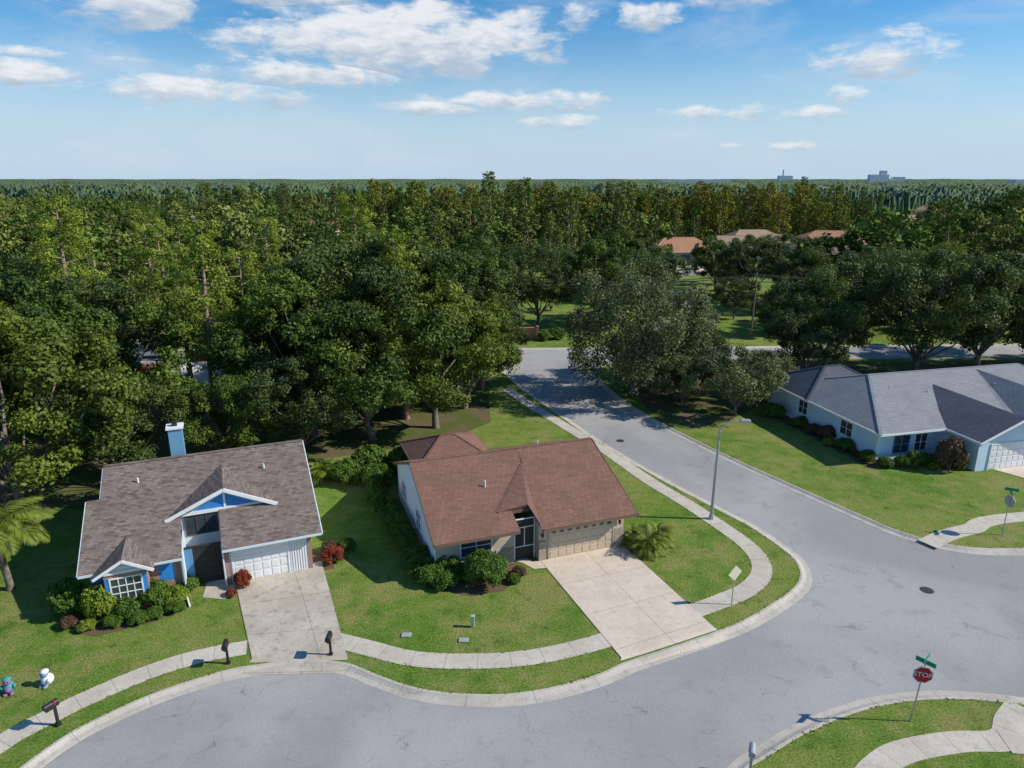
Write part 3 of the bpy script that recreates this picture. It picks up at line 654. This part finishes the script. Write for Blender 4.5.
roof('roof_wing',[(WL,t0,zp(t0)-.01),(-10.9,t0,zp(t0)-.01),(-10.9,4.4,zp(4.4)-.01),(WL,4.4,zp(4.4)-.01),(-10.9,9.4,zp(t0)),(WL,9.4,zp(t0))],[(0,1,2,3),(3,2,4,5)],SH1,H1)
mesh('gable_walls',[(0,0,2.48),(0,13.6,2.48),(0,7,5.2),(-10.6,0,2.48),(-10.6,13.6,2.48),(-10.6,7,5.2),(-11.2,0,2.48),(-11.2,8.8,2.48),(-11.2,4.4,4.2)],[(0,1,2),(5,4,3),(8,7,6)],PBLUE,H1)
beam('fascia',[((WL,t0-.03,2.4),(-6.75,t0-.03,2.4)),((-4.75,t0-.03,2.4),(.6,t0-.03,2.4)),((.63,t0,2.4),(.63,7,5.34)),((.63,14.6,2.4),(.63,7,5.34)),((WL-.03,t0,2.4),(WL-.03,4.4,4.34)),((WL-.03,9.4,2.4),(WL-.03,4.4,4.34)),((-10.93,7,5.34),(-10.93,4.5,4.37))],.05,.13,PBLUE,H1)
beam('ridge_cap',[((-10.9,7,zp(7)),(.6,7,zp(7)))],.26,.05,SH1,H1)
pk=(-4.4,2.0,4.98); 
roof('dormer_roof',[(-7.6,2.0,zp(2.0)+.02),pk,(-4.4,5.85,5.0),(-1.5,2.0,zp(2.0)+.02)],[(0,1,2),(1,3,2)],SH1,H1,.08)
mesh('dormer_wall',[(-7.2,2.35,3.5),(-1.8,2.35,3.5),(-4.4,2.35,4.8)],[(0,1,2)],PBLUE,H1)
mesh('dormer_panel',[(-6.2,2.32,3.68),(-2.7,2.32,3.68),(-4.4,2.32,4.55)],[(0,1,2)],BLUE,H1)
boxes('dormer_mullion',[(-4.46,-4.34,2.27,2.31,3.6,4.7)],WHITE,H1)
beam('dormer_trim',[((-7.55,1.98,zp(2.)),(-4.4,1.98,4.9)),((-4.4,1.98,4.9),(-1.55,1.98,zp(2.))),((-7.1,2.3,3.62),(-1.9,2.3,3.62))],.08,.2,WHITE,H1)
boxes('entry_side_walls',[(-6.8,-6.72,-.3,2.39,0,2.6),(-4.78,-4.702,-.3,2.39,0,2.6)],PBLUE,H1)
BRZ=paint('bronze_frame',(.05,.035,.03))
boxes('entry_frame',[(-6.7,-6.6,.6,.7,0,2.4),(-4.9,-4.8,.6,.7,0,2.4),(-6.6,-4.9,.6,.7,2.3,2.4),(-6.6,-4.9,.6,.7,.85,.92),(-5.3,-5.22,.6,.7,.92,2.3),(-6.28,-6.2,.6,.7,.92,2.3)],BRZ,H1)
box('screen_mesh',-6.6,-4.9,.64,.65,0,2.3,MATS['screen_mesh'],H1)
boxes('entry_blue_panel',[(-6.71,-6.3,.59,.598,.02,2.28)],paint('entry_blue',(.10,.26,.45)),H1)
window(H1,-6.55,-4.95,2.395,2.3,3.42,3,1,paint('brown_frame',(.12,.07,.05)))
garage_door(H1,-4.25,-1.35,0,2.1,WHITE,4,6); boxes('side_panel_door',[(-1.18,-.3,-.04,-.004,.04,2.2)],WHITE,H1)
boxes('lattice',[(-1.1+i*.14,-1.08+i*.14,-.06,-.041,.1,2.1) for i in range(6)],GALV,H1)
boxes('bay_wall',[(-10.45,-8.45,-.9,-.07,0,2.45)],BRK,H1)
window(H1,-10.15,-8.75,-.9,.85,2.1,4,3); boxes('bay_panels',[(-10.42,-10.22,-.93,-.902,.8,2.2),(-8.68,-8.48,-.93,-.902,.8,2.2)],BLUE,H1)
roof('bay_roof',[(-10.85,-1.3,2.5),(-9.45,-1.3,3.3),(-8.05,-1.3,2.5),(-9.45,1.45,3.32),(-10.85,-.58,2.5),(-8.05,-.58,2.5)],[(0,1,3,4),(1,2,5,3)],SH1,H1,.07)
mesh('bay_gable',[(-10.45,-.92,2.45),(-8.45,-.92,2.45),(-9.45,-.92,3.1)],[(0,1,2)],PBLUE,H1)
beam('bay_trim',[((-10.85,-1.32,2.44),(-9.45,-1.32,3.24)),((-9.45,-1.32,3.24),(-8.05,-1.32,2.44)),((-10.4,-.95,2.47),(-8.5,-.95,2.47))],.05,.15,WHITE,H1)
box('chimney',-7.3,-6.5,8.0,8.8,4,6.9,m_siding('chimney_blue',(.16,.36,.52)),H1); box('chimney_cap',-7.4,-6.4,7.9,8.9,6.902,7.02,WHITE,H1); box('chimney_flue',-7.05,-6.75,8.25,8.55,7.022,7.25,DARK,H1)
for q in ((-2,5,zp(5)),(-9,5.3,zp(5.3))): pipe(H1,*q)
beam('downspout',[((-6.85,-.12,2.4),(-6.85,-.12,.1)),((-6.85,-.15,.15),(-6.6,-1.6,.06))],.08,.08,WHITE,H1)
poly('mulch_bed',[(-12.0,-.1),(-12.0,-1.8),(-10.8,-2.5),(-8.2,-2.3),(-6.9,-1.5),(-6.9,0)],.012,MULCH,H1); poly('mulch_bed',[(0,-.6),(1.1,-.6),(1.3,1.4),(.1,1.8)],.012,MULCH,H1)
# ---- house 3
H3=empty('pale_blue_house',(29.3,52.4,0),radians(13.5))
SKY3=m_siding('light_blue_siding',(.62,.78,.95),.22)
boxes('walls',[(0,22,0,13.5,0,2.65),(0.01,8,13.502,15.2,0,2.6),(6.2,12.6,-3.4,-.001,0,2.6)],SKY3,H3)
hip('roof_main',-.7,24,-.9,14,2.72,5.1,SH3,H3,5.2,3,yr=7.2)
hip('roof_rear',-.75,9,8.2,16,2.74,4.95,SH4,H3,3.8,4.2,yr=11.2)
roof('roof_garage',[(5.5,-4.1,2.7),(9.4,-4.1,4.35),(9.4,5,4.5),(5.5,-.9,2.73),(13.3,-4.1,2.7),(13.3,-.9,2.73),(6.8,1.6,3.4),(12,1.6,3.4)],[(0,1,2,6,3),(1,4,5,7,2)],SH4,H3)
mesh('gable_wall',[(6.2,-3.42,2.6),(12.6,-3.42,2.6),(9.4,-3.42,4.1)],[(0,1,2)],SKY3,H3)
beam('fascia',[((5.5,-4.13,2.6),(9.4,-4.13,4.27)),((9.4,-4.13,4.27),(13.3,-4.13,2.6)),((5.47,-4.1,2.62),(5.47,-.9,2.64))],.05,.18,WHITE,H3)
roof('roof_gable_right',[(12.5,1,3.2),(15.8,-1.2,4.7),(15.8,6.8,5.0),(19,-1.2,2.75),(12.5,-1.2,2.75)],[(4,1,2,0),(1,3,2)],SH3,H3)
garage_door(H3,7.4,11.8,-3.4,2.1,WHITE,4,8)
window(H3,1.5,2.9,0,.7,2.1,2,2,paint('blue_shutter',(.12,.28,.5))); window(H3,3.5,4.6,0,.7,2.1,2,2); window(H3,3,4.4,0,1,2.2,2,2,WHITE,1); window(H3,9,10.2,0,1,2.2,2,2,WHITE,1)
boxes('corner_trim',[(-.04,.12,-.05,-.002,0,2.6),(-.05,-.002,-.04,.12,0,2.6)],WHITE,H3)
poly('mulch_bed',[(-1.4,-1),(6,-1.3),(6,-.05),(-.1,-.05),(-.1,13),(-1.5,13)],.012,MULCH,H3)
for q in ((8,4,4.1),(5,5,4.3),(15,4,4.2)): pipe(H3,*q)
# ---- distant houses
PEACH=paint('peach_stucco',(.65,.47,.36),.8)
def farhouse(x,y,rz,w,d,sc=1.,mat=PEACH,rf=TILE):
    e=empty('tile_roof_house',(x,y,-.2),radians(rz),sc)
    boxes('walls',[(-w/2,w/2,-d/2,d/2,0,3),(w*.1,w/2,-d/2-3,-d/2-.001,0,3)],mat,e)
    hip('roof',-w/2-.7,w/2+.7,-d/2-.7,d/2+.7,3.05,6.0,rf,e,d*.45,d*.45); hip('roof_garage',w*.1-.6,w/2+.6,-d/2-3.7,d/2*.2,3.08,5.0,rf,e,2.6,2.6)
    garage_door(e,w*.1+.8,w/2-.8,-d/2-3,2.3,WHITE,4,6); window(e,-w*.4,-w*.2,-d/2,.9,2.3,2,2); window(e,-w*.1,w*.04,-d/2,.9,2.3,2,2)
WST=paint('white_stucco',(.75,.75,.73))
for i,h in enumerate(HOUSES): farhouse(*h,1.1,WST if i%3==1 else PEACH,TILE2 if i%3==2 else TILE)
for i,h in enumerate(CLEAR):
    farhouse(h[0],h[1]+4,i*17-30,18,12,1.2,WST if i%2 else PEACH,SH3 if i%3==1 else TILE2 if i%3 else TILE)
poly('tennis_court',[(-64,176),(-42,176),(-44,214),(-64,214)],.03,paint('court_teal',(.03,.38,.42),.8))
PS=empty('power_station',(1010,2700,0))
boxes('boiler_house',[(-25,25,-10,10,0,30),(310,380,-10,10,0,34),(350,372,-8,8,34.01,48),(396,440,-10,10,0,26)],paint('hazy_white',(.6,.64,.68)),PS); tube('chimney_stack',[(0,20,0),(0,20,52)],[4,2.8],paint('hazy_grey',(.5,.53,.57)),PS,12)
boxes('distant_sheds',[(-700,-560,-1200,-1180,8,18),(-180,-120,-1500,-1480,8,19),(100,190,-1400,-1380,8,18)],MATS['hazy_white'],PS)
# ------------------------------------------------------------------ street furniture
sl=empty('street_lamp',(13.4,42.6,0))
tube('pole',[(0,0,0),(0.02,0,3),(.05,0,6.4)],[.12,.1,.07],GALV,sl); tube('arm',[(.05,0,6.3),(.25,0,6.75),(.7,0,6.95),(1.35,-.05,7.02)],[.05,.045,.04,.035],GALV,sl,8)
box('lamp_head',1.3,1.95,-.2,.12,6.93,7.1,GALV,sl,.06); box('lens',1.42,1.8,-.14,.06,6.88,6.929,paint('lamp_lens',(.6,.6,.55),.2),sl,.02); tube('base',[(0,0,0),(0,0,.3)],[.2,.16],GALV,sl)
RED=paint('sign_red',(.50,.02,.04),.4,.08); GRN=paint('sign_green',(.0,.26,.14),.4,.08)
def stop(x,y,rz,lean=0):
    e=empty('stop_sign',(x,y,0),radians(rz)); e.rotation_euler=(0,radians(lean),radians(rz))
    tube('post',[(0,.03,0),(0,.03,2.85)],.03,GALV,e,6)
    def octa(r,y0,y1,m,n):
        V=[(r*cos(pi/8+i*pi/4),y0,2.38+r*sin(pi/8+i*pi/4)) for i in range(8)]+[(r*cos(pi/8+i*pi/4),y1,2.38+r*sin(pi/8+i*pi/4)) for i in range(8)]
        mesh(n,V,[tuple(range(8)),tuple(range(15,7,-1))]+[(i,i+8,(i+1)%8+8,(i+1)%8) for i in range(8)],m,e)
    octa(.41,-.012,-.001,WHITE,'sign_border'); octa(.375,-.018,-.0125,RED,'sign_face'); octa(.41,0,.006,GALV,'sign_back')
    cu=bpy.data.curves.new('stop_text','FONT'); cu.body='STOP'; cu.size=.3; cu.align_x='CENTER'; cu.align_y='CENTER'; cu.extrude=.001
    cu.materials.append(WHITE); t=bpy.data.objects.new('lettering',cu); t.location=(0,-.021,2.38); t.rotation_euler=(pi/2,0,0); link(t,e)
    a=box('street_name_blade',-.38,.38,-.008,.008,-.1,.1,GRN,e); a.location=(0,.03,2.98); a.rotation_euler=(0,0,radians(-35))
    b=box('street_name_blade',-.38,.38,-.008,.008,-.1,.1,GRN,e); b.location=(0,.03,3.19); b.rotation_euler=(0,0,radians(55))
    box('blade_bracket',-.02,.02,.01,.05,2.85,3.08,GALV,e)
stop(16.8,24.3,-12,3); stop(31.5,40.4,100)
ye=empty('warning_sign',(11.8,32.7,0),radians(25)); tube('post',[(0,.03,0),(0,.03,2.1)],.03,GALV,ye,6)
q=box('sign_plate',-.33,.33,-.008,.006,-.33,.33,paint('warn_back',(.66,.62,.45),.5),ye,.01); q.location=(0,-.01,1.95); q.rotation_euler=(0,pi/4,0)
def mailbox(x,y,rz,m=DARK):
    e=empty('mailbox',(x,y,0),radians(rz))
    boxes('post',[(-.05,.05,-.05,.05,0,1.0),(-.05,.05,-.35,-.0501,.9,1.0)],m,e)
    n=8; P=[(-.12,1.0),(.12,1.0)]+[(.12*cos(pi*i/n),1.14+.12*sin(pi*i/n)) for i in range(n+1)]
    k=len(P); V=[(a,-.4,b) for a,b in P]+[(a,.15,b) for a,b in P]
    mesh('box',V,[tuple(range(k)),tuple(range(2*k-1,k-1,-1))]+[(i,i+k,(i+1)%k+k,(i+1)%k) for i in range(k)],m,e)
    box('flag',.121,.135,-.05,.0,1.12,1.3,RED,e); box('base_trim',-.09,.09,-.09,.09,0,.12,m,e)
mailbox(-13.4,28.0,10); mailbox(-8.7,28.6,0); mailbox(-19.0,24.1,-30); mailbox(9.1,21.5,160,GALV)
for x,y in ((-5.3,30.1),(-2.4,29.7)):
    box('utility_box',x-.25,x+.25,y-.17,y+.17,0,.07,paint('utility_grey',(.35,.36,.34)),None,.03)
u=empty('cable_pedestal',(-2.0,30.8,0)); box('body',-.09,.09,-.09,.09,0,.62,paint('utility_green',(.35,.45,.38)),u,.02); box('cap',-.11,.11,-.11,.11,.622,.68,MATS['utility_green'],u,.03)
def blob(name,c,r,mat,parent,seg=14):
    V=[];F=[];n=seg;m=8
    for i in range(m+1):
        a=-pi/2+pi*i/m
        for j in range(n): V.append((c[0]+r[0]*cos(a)*cos(2*pi*j/n),c[1]+r[1]*cos(a)*sin(2*pi*j/n),c[2]+r[2]*sin(a)))
    for i in range(m):
        for j in range(n): F.append((i*n+j,i*n+(j+1)%n,(i+1)*n+(j+1)%n,(i+1)*n+j))
    return mesh(name,V,F,mat,parent,smooth=True)
def orn(x,y,rz,c1,c2):
    e=empty('garden_figurine',(x,y,0),radians(rz),.9)
    blob('body',(0,0,.3),(.26,.3,.3),c1,e); blob('belly',(0,-.08,.26),(.2,.26,.22),c2,e); blob('head',(0,-.12,.68),(.18,.18,.19),c2,e); blob('cap',(0,-.08,.8),(.2,.2,.12),c1,e)
    for s in (-1,1): blob('foot',(s*.14,-.26,.06),(.09,.14,.06),c2,e); blob('eye',(s*.07,-.28,.73),(.03,.02,.04),DARK,e); blob('arm',(s*.27,-.1,.38),(.07,.12,.13),c1,e)
orn(-22.4,26.1,20,paint('orn_green',(.05,.28,.25)),paint('orn_violet',(.3,.12,.35))); orn(-21.0,26.6,-20,paint('orn_white',(.75,.75,.78)),paint('orn_purple',(.25,.3,.5)))
def car(x,y,rz,col,van=0,name='parked_car'):
    e=empty(name,(x,y,-.12),radians(rz)); h=1.9 if van else 1.45
    prof=[(-2.2,.35),(-2.25,.7),(-2.1,.95),(-1.6 if not van else -2.1,1.0),(-1.1 if not van else -1.9,h),(.5,h),(1.15,.98),(2.05,.85),(2.25,.65),(2.25,.35)]
    V=[];k=len(prof)
    for yy in (-.9,.9):
        for a,b in prof: V.append((a,yy*(.82 if b>1.2 else 1),b))
    m=paint('car_paint_%d'%int(col[0]*100),col,.25,.03,.6)
    o=mesh('body',V,[tuple(range(k)),tuple(range(2*k-1,k-1,-1))]+[(i,i+k,(i+1)%k+k,(i+1)%k) for i in range(k)],m,e)
    b=o.modifiers.new('b','BEVEL'); b.width=.06; b.segments=2
    for s in (-1,1):
        x0=-1.8 if van else -1.2
        mesh('side_window',[(x0-.1,s*.91,1.02),(.95,s*.91,1.02),(.45,s*.78,h-.1),(x0+.1,s*.78,h-.1)],[(0,1,2,3) if s<0 else (3,2,1,0)],GLASS,e)
        for wx in (-1.4,1.4):
            tube('wheel',[(wx,s*.93,.33),(wx,s*.7,.33)],.33,DARK,e,14); tube('hub',[(wx,s*.94,.33),(wx,s*.92,.33)],.18,GALV,e,10)
    mesh('windscreen',[(1.17,-.8,1.02),(1.17,.8,1.02),(.56,.68,h-.07),(.56,-.68,h-.07)],[(0,1,2,3)],GLASS,e)
car(-46,87.5,5,(.75,.75,.76),1,'parked_van'); car(-38.5,86.2,5,(.04,.04,.05)); car(-42,78,85,(.3,.05,.04)); car(-38,78.5,85,(.6,.6,.62)); car(-46,77.5,85,(.06,.07,.1))
for a in ((46,177,80,(.7,.7,.7)),(49,180,80,(.65,.66,.68)),(55,171,0,(.05,.06,.08)),(40,168.5,20,(.7,.7,.7))): car(*a)
up=[(-2,97),(34,97.5),(78,99)]
for x,y in up:
    e=empty('utility_pole',(x,y,0)); tube('pole',[(0,0,-.3),(0,0,9.5)],[.15,.1],BARK,e,8); box('crossarm',-.06,.06,-1,1,8.9,9.05,BARK,e)
E=empty('power_lines')
for dz,dy in ((9.1,-.9),(9.1,.9),(8.2,0)):
    for (xa,ya),(xb,yb) in zip(up[:-1],up[1:]):
        pth=[(xa+(xb-xa)*t/12,ya+(yb-ya)*t/12+dy,dz-1.*4*(t/12)*(1-t/12)) for t in range(13)]
        tube('wire',pth,.045,DARK,E,4)
es=empty('entrance_sign_wall',(2.2,97.5,0)); boxes('wall',[(-1.2,1.2,-.2,.2,0,1.6),(-1.6,-1.21,-.3,.3,0,1.9),(1.21,1.6,-.3,.3,0,1.9)],paint('terracotta_wall',(.5,.22,.12)),es); boxes('cap',[(-1.2,1.2,-.26,.26,1.602,1.7)],MATS['terracotta_wall'],es)
for x,y,s in ((-.6,96.5,1.2),(4.6,96.6,1.1),(6.3,97.6,1.4),(-2.6,97.6,1.5)): sh(0,x,y,s)
# ------------------------------------------------------------------ world
w=bpy.data.worlds.new('World'); scn.world=w; w.use_nodes=True; nt=w.node_tree
for n in list(nt.nodes): nt.nodes.remove(n)
N=NT(nt); out=N.n('ShaderNodeOutputWorld'); bg=N.n('ShaderNodeBackground'); bg.inputs[1].default_value=.145
sky=N.n('ShaderNodeTexSky',sky_type='NISHITA'); sky.sun_disc=False; sky.sun_elevation=radians(SUN_EL); sky.sun_rotation=radians(90)
sky.air_density=1.0; sky.dust_density=0; sky.ozone_density=4; sky.altitude=0
tc=N.n('ShaderNodeTexCoord'); sp=N.n('ShaderNodeSeparateXYZ'); N.l(tc.outputs['Generated'],sp.inputs[0])
az=N.math('ARCTAN2',sp.outputs[0],sp.outputs[1]); el=N.math('ARCSINE',sp.outputs[2])
cb=N.n('ShaderNodeCombineXYZ'); N.l(az,cb.inputs[0]); N.l(N.math('MULTIPLY',el,2.6),cb.inputs[1])
n1=N.noise(cb.outputs[0],15,6,.62,.3); n2=N.noise(cb.outputs[0],34,4,.6)
CL=[(-26,11.2,5.0,1.9,1.3),(-8.3,9.6,11.0,2.6,1.55),(-14.5,7.3,8.5,1.3,1.2),(-15,12.5,8,1.3,1.2),(-23.5,5.8,11,1.1,1.0),(-34,6.4,7,.9,1.05),(.5,5.6,9,.9,1.1),(-6,5.1,6,.7,1.0),(3.3,4.1,3.2,.7,1.0),(9.8,11.2,2.5,1.1,1.2),(5.4,11.2,2.2,1.1,1.2),(16.5,12.2,4.2,.9,1.1),(26,7.8,4.2,1.5,1.2),(21.5,4.4,2.8,.7,1.1),(24,5.5,2.2,.8,1.1),(14.5,4.6,7,.8,.8),(-31,7.6,7,.4,.7),(20,2.2,8,.5,.6),(-3,20,11,3,1),(-30,24,12,4,1),(30,22,9,4,1)]
M=None;Sx=None
for a,e,ww,hh,wt in CL:
    dx=N.math('MULTIPLY_ADD',az,1/radians(ww),-a/ww); dy=N.math('MULTIPLY_ADD',el,1/radians(hh),-e/hh)
    v=N.math('SUBTRACT',wt,N.math('MULTIPLY_ADD',dx,dx,N.math('MULTIPLY',dy,dy)))
    if M is None: M=v;Sx=dy
    else:
        gt=N.math('GREATER_THAN',v,M); mm=N.n('ShaderNodeMix',data_type='FLOAT'); N.l(gt,mm.inputs[0]); N.l(Sx,mm.inputs[2]); N.l(dy,mm.inputs[3]); Sx=mm.outputs[0]
        M=N.math('MAXIMUM',M,v)
M=N.math('MAXIMUM',M,-1.)
den=N.math('ADD',M,N.math('MULTIPLY',N.math('SUBTRACT',n1,.53),4.6))
mask=N.ss(den,-.05,1.15,0,.92)
sh_=N.math('ADD',Sx,N.math('MULTIPLY',N.math('SUBTRACT',n2,.5),2.6))
cc=N.mix(N.ss(sh_,-1.0,.6),(3.2,3.75,4.5),(6.0,6.1,6.25))
above=N.ss(el,-.01,.03)
mask=N.math('MULTIPLY',mask,above)
hs=N.n('ShaderNodeHueSaturation'); hs.inputs['Saturation'].default_value=1.35; hs.inputs['Value'].default_value=.86; N.l(sky.outputs[0],hs.inputs['Color'])
hz=N.ss(el,.0,.2,.95,.0)
c=N.mix(hz,hs.outputs[0],(3.35,4.4,5.5))
thin=N.math('MULTIPLY',N.ss(N.noise(cb.outputs[0],5,5,.6,.5),.44,.75,0,.42),above)
c=N.mix(thin,c,(4.6,5.1,5.8))
c=N.mix(mask,c,cc)
N.l(c,bg.inputs[0]); N.l(bg.outputs[0],out.inputs[0])
sd=bpy.data.lights.new('sun','SUN'); sd.energy=5.0; sd.angle=radians(.53); sd.color=(1,.95,.86)
so=bpy.data.objects.new('sun',sd); so.rotation_euler=(0,radians(90-SUN_EL),radians(-4)); so.location=(60,0,60); link(so)
# ------------------------------------------------------------------ camera
cd=bpy.data.cameras.new('camera'); cd.sensor_width=36; cd.lens=36*700/1024; cd.clip_end=20000; cd.clip_start=.5
co=bpy.data.objects.new('camera',cd); co.location=(0,0,22); co.rotation_euler=(radians(90-16.4),0,0); link(co); scn.camera=co
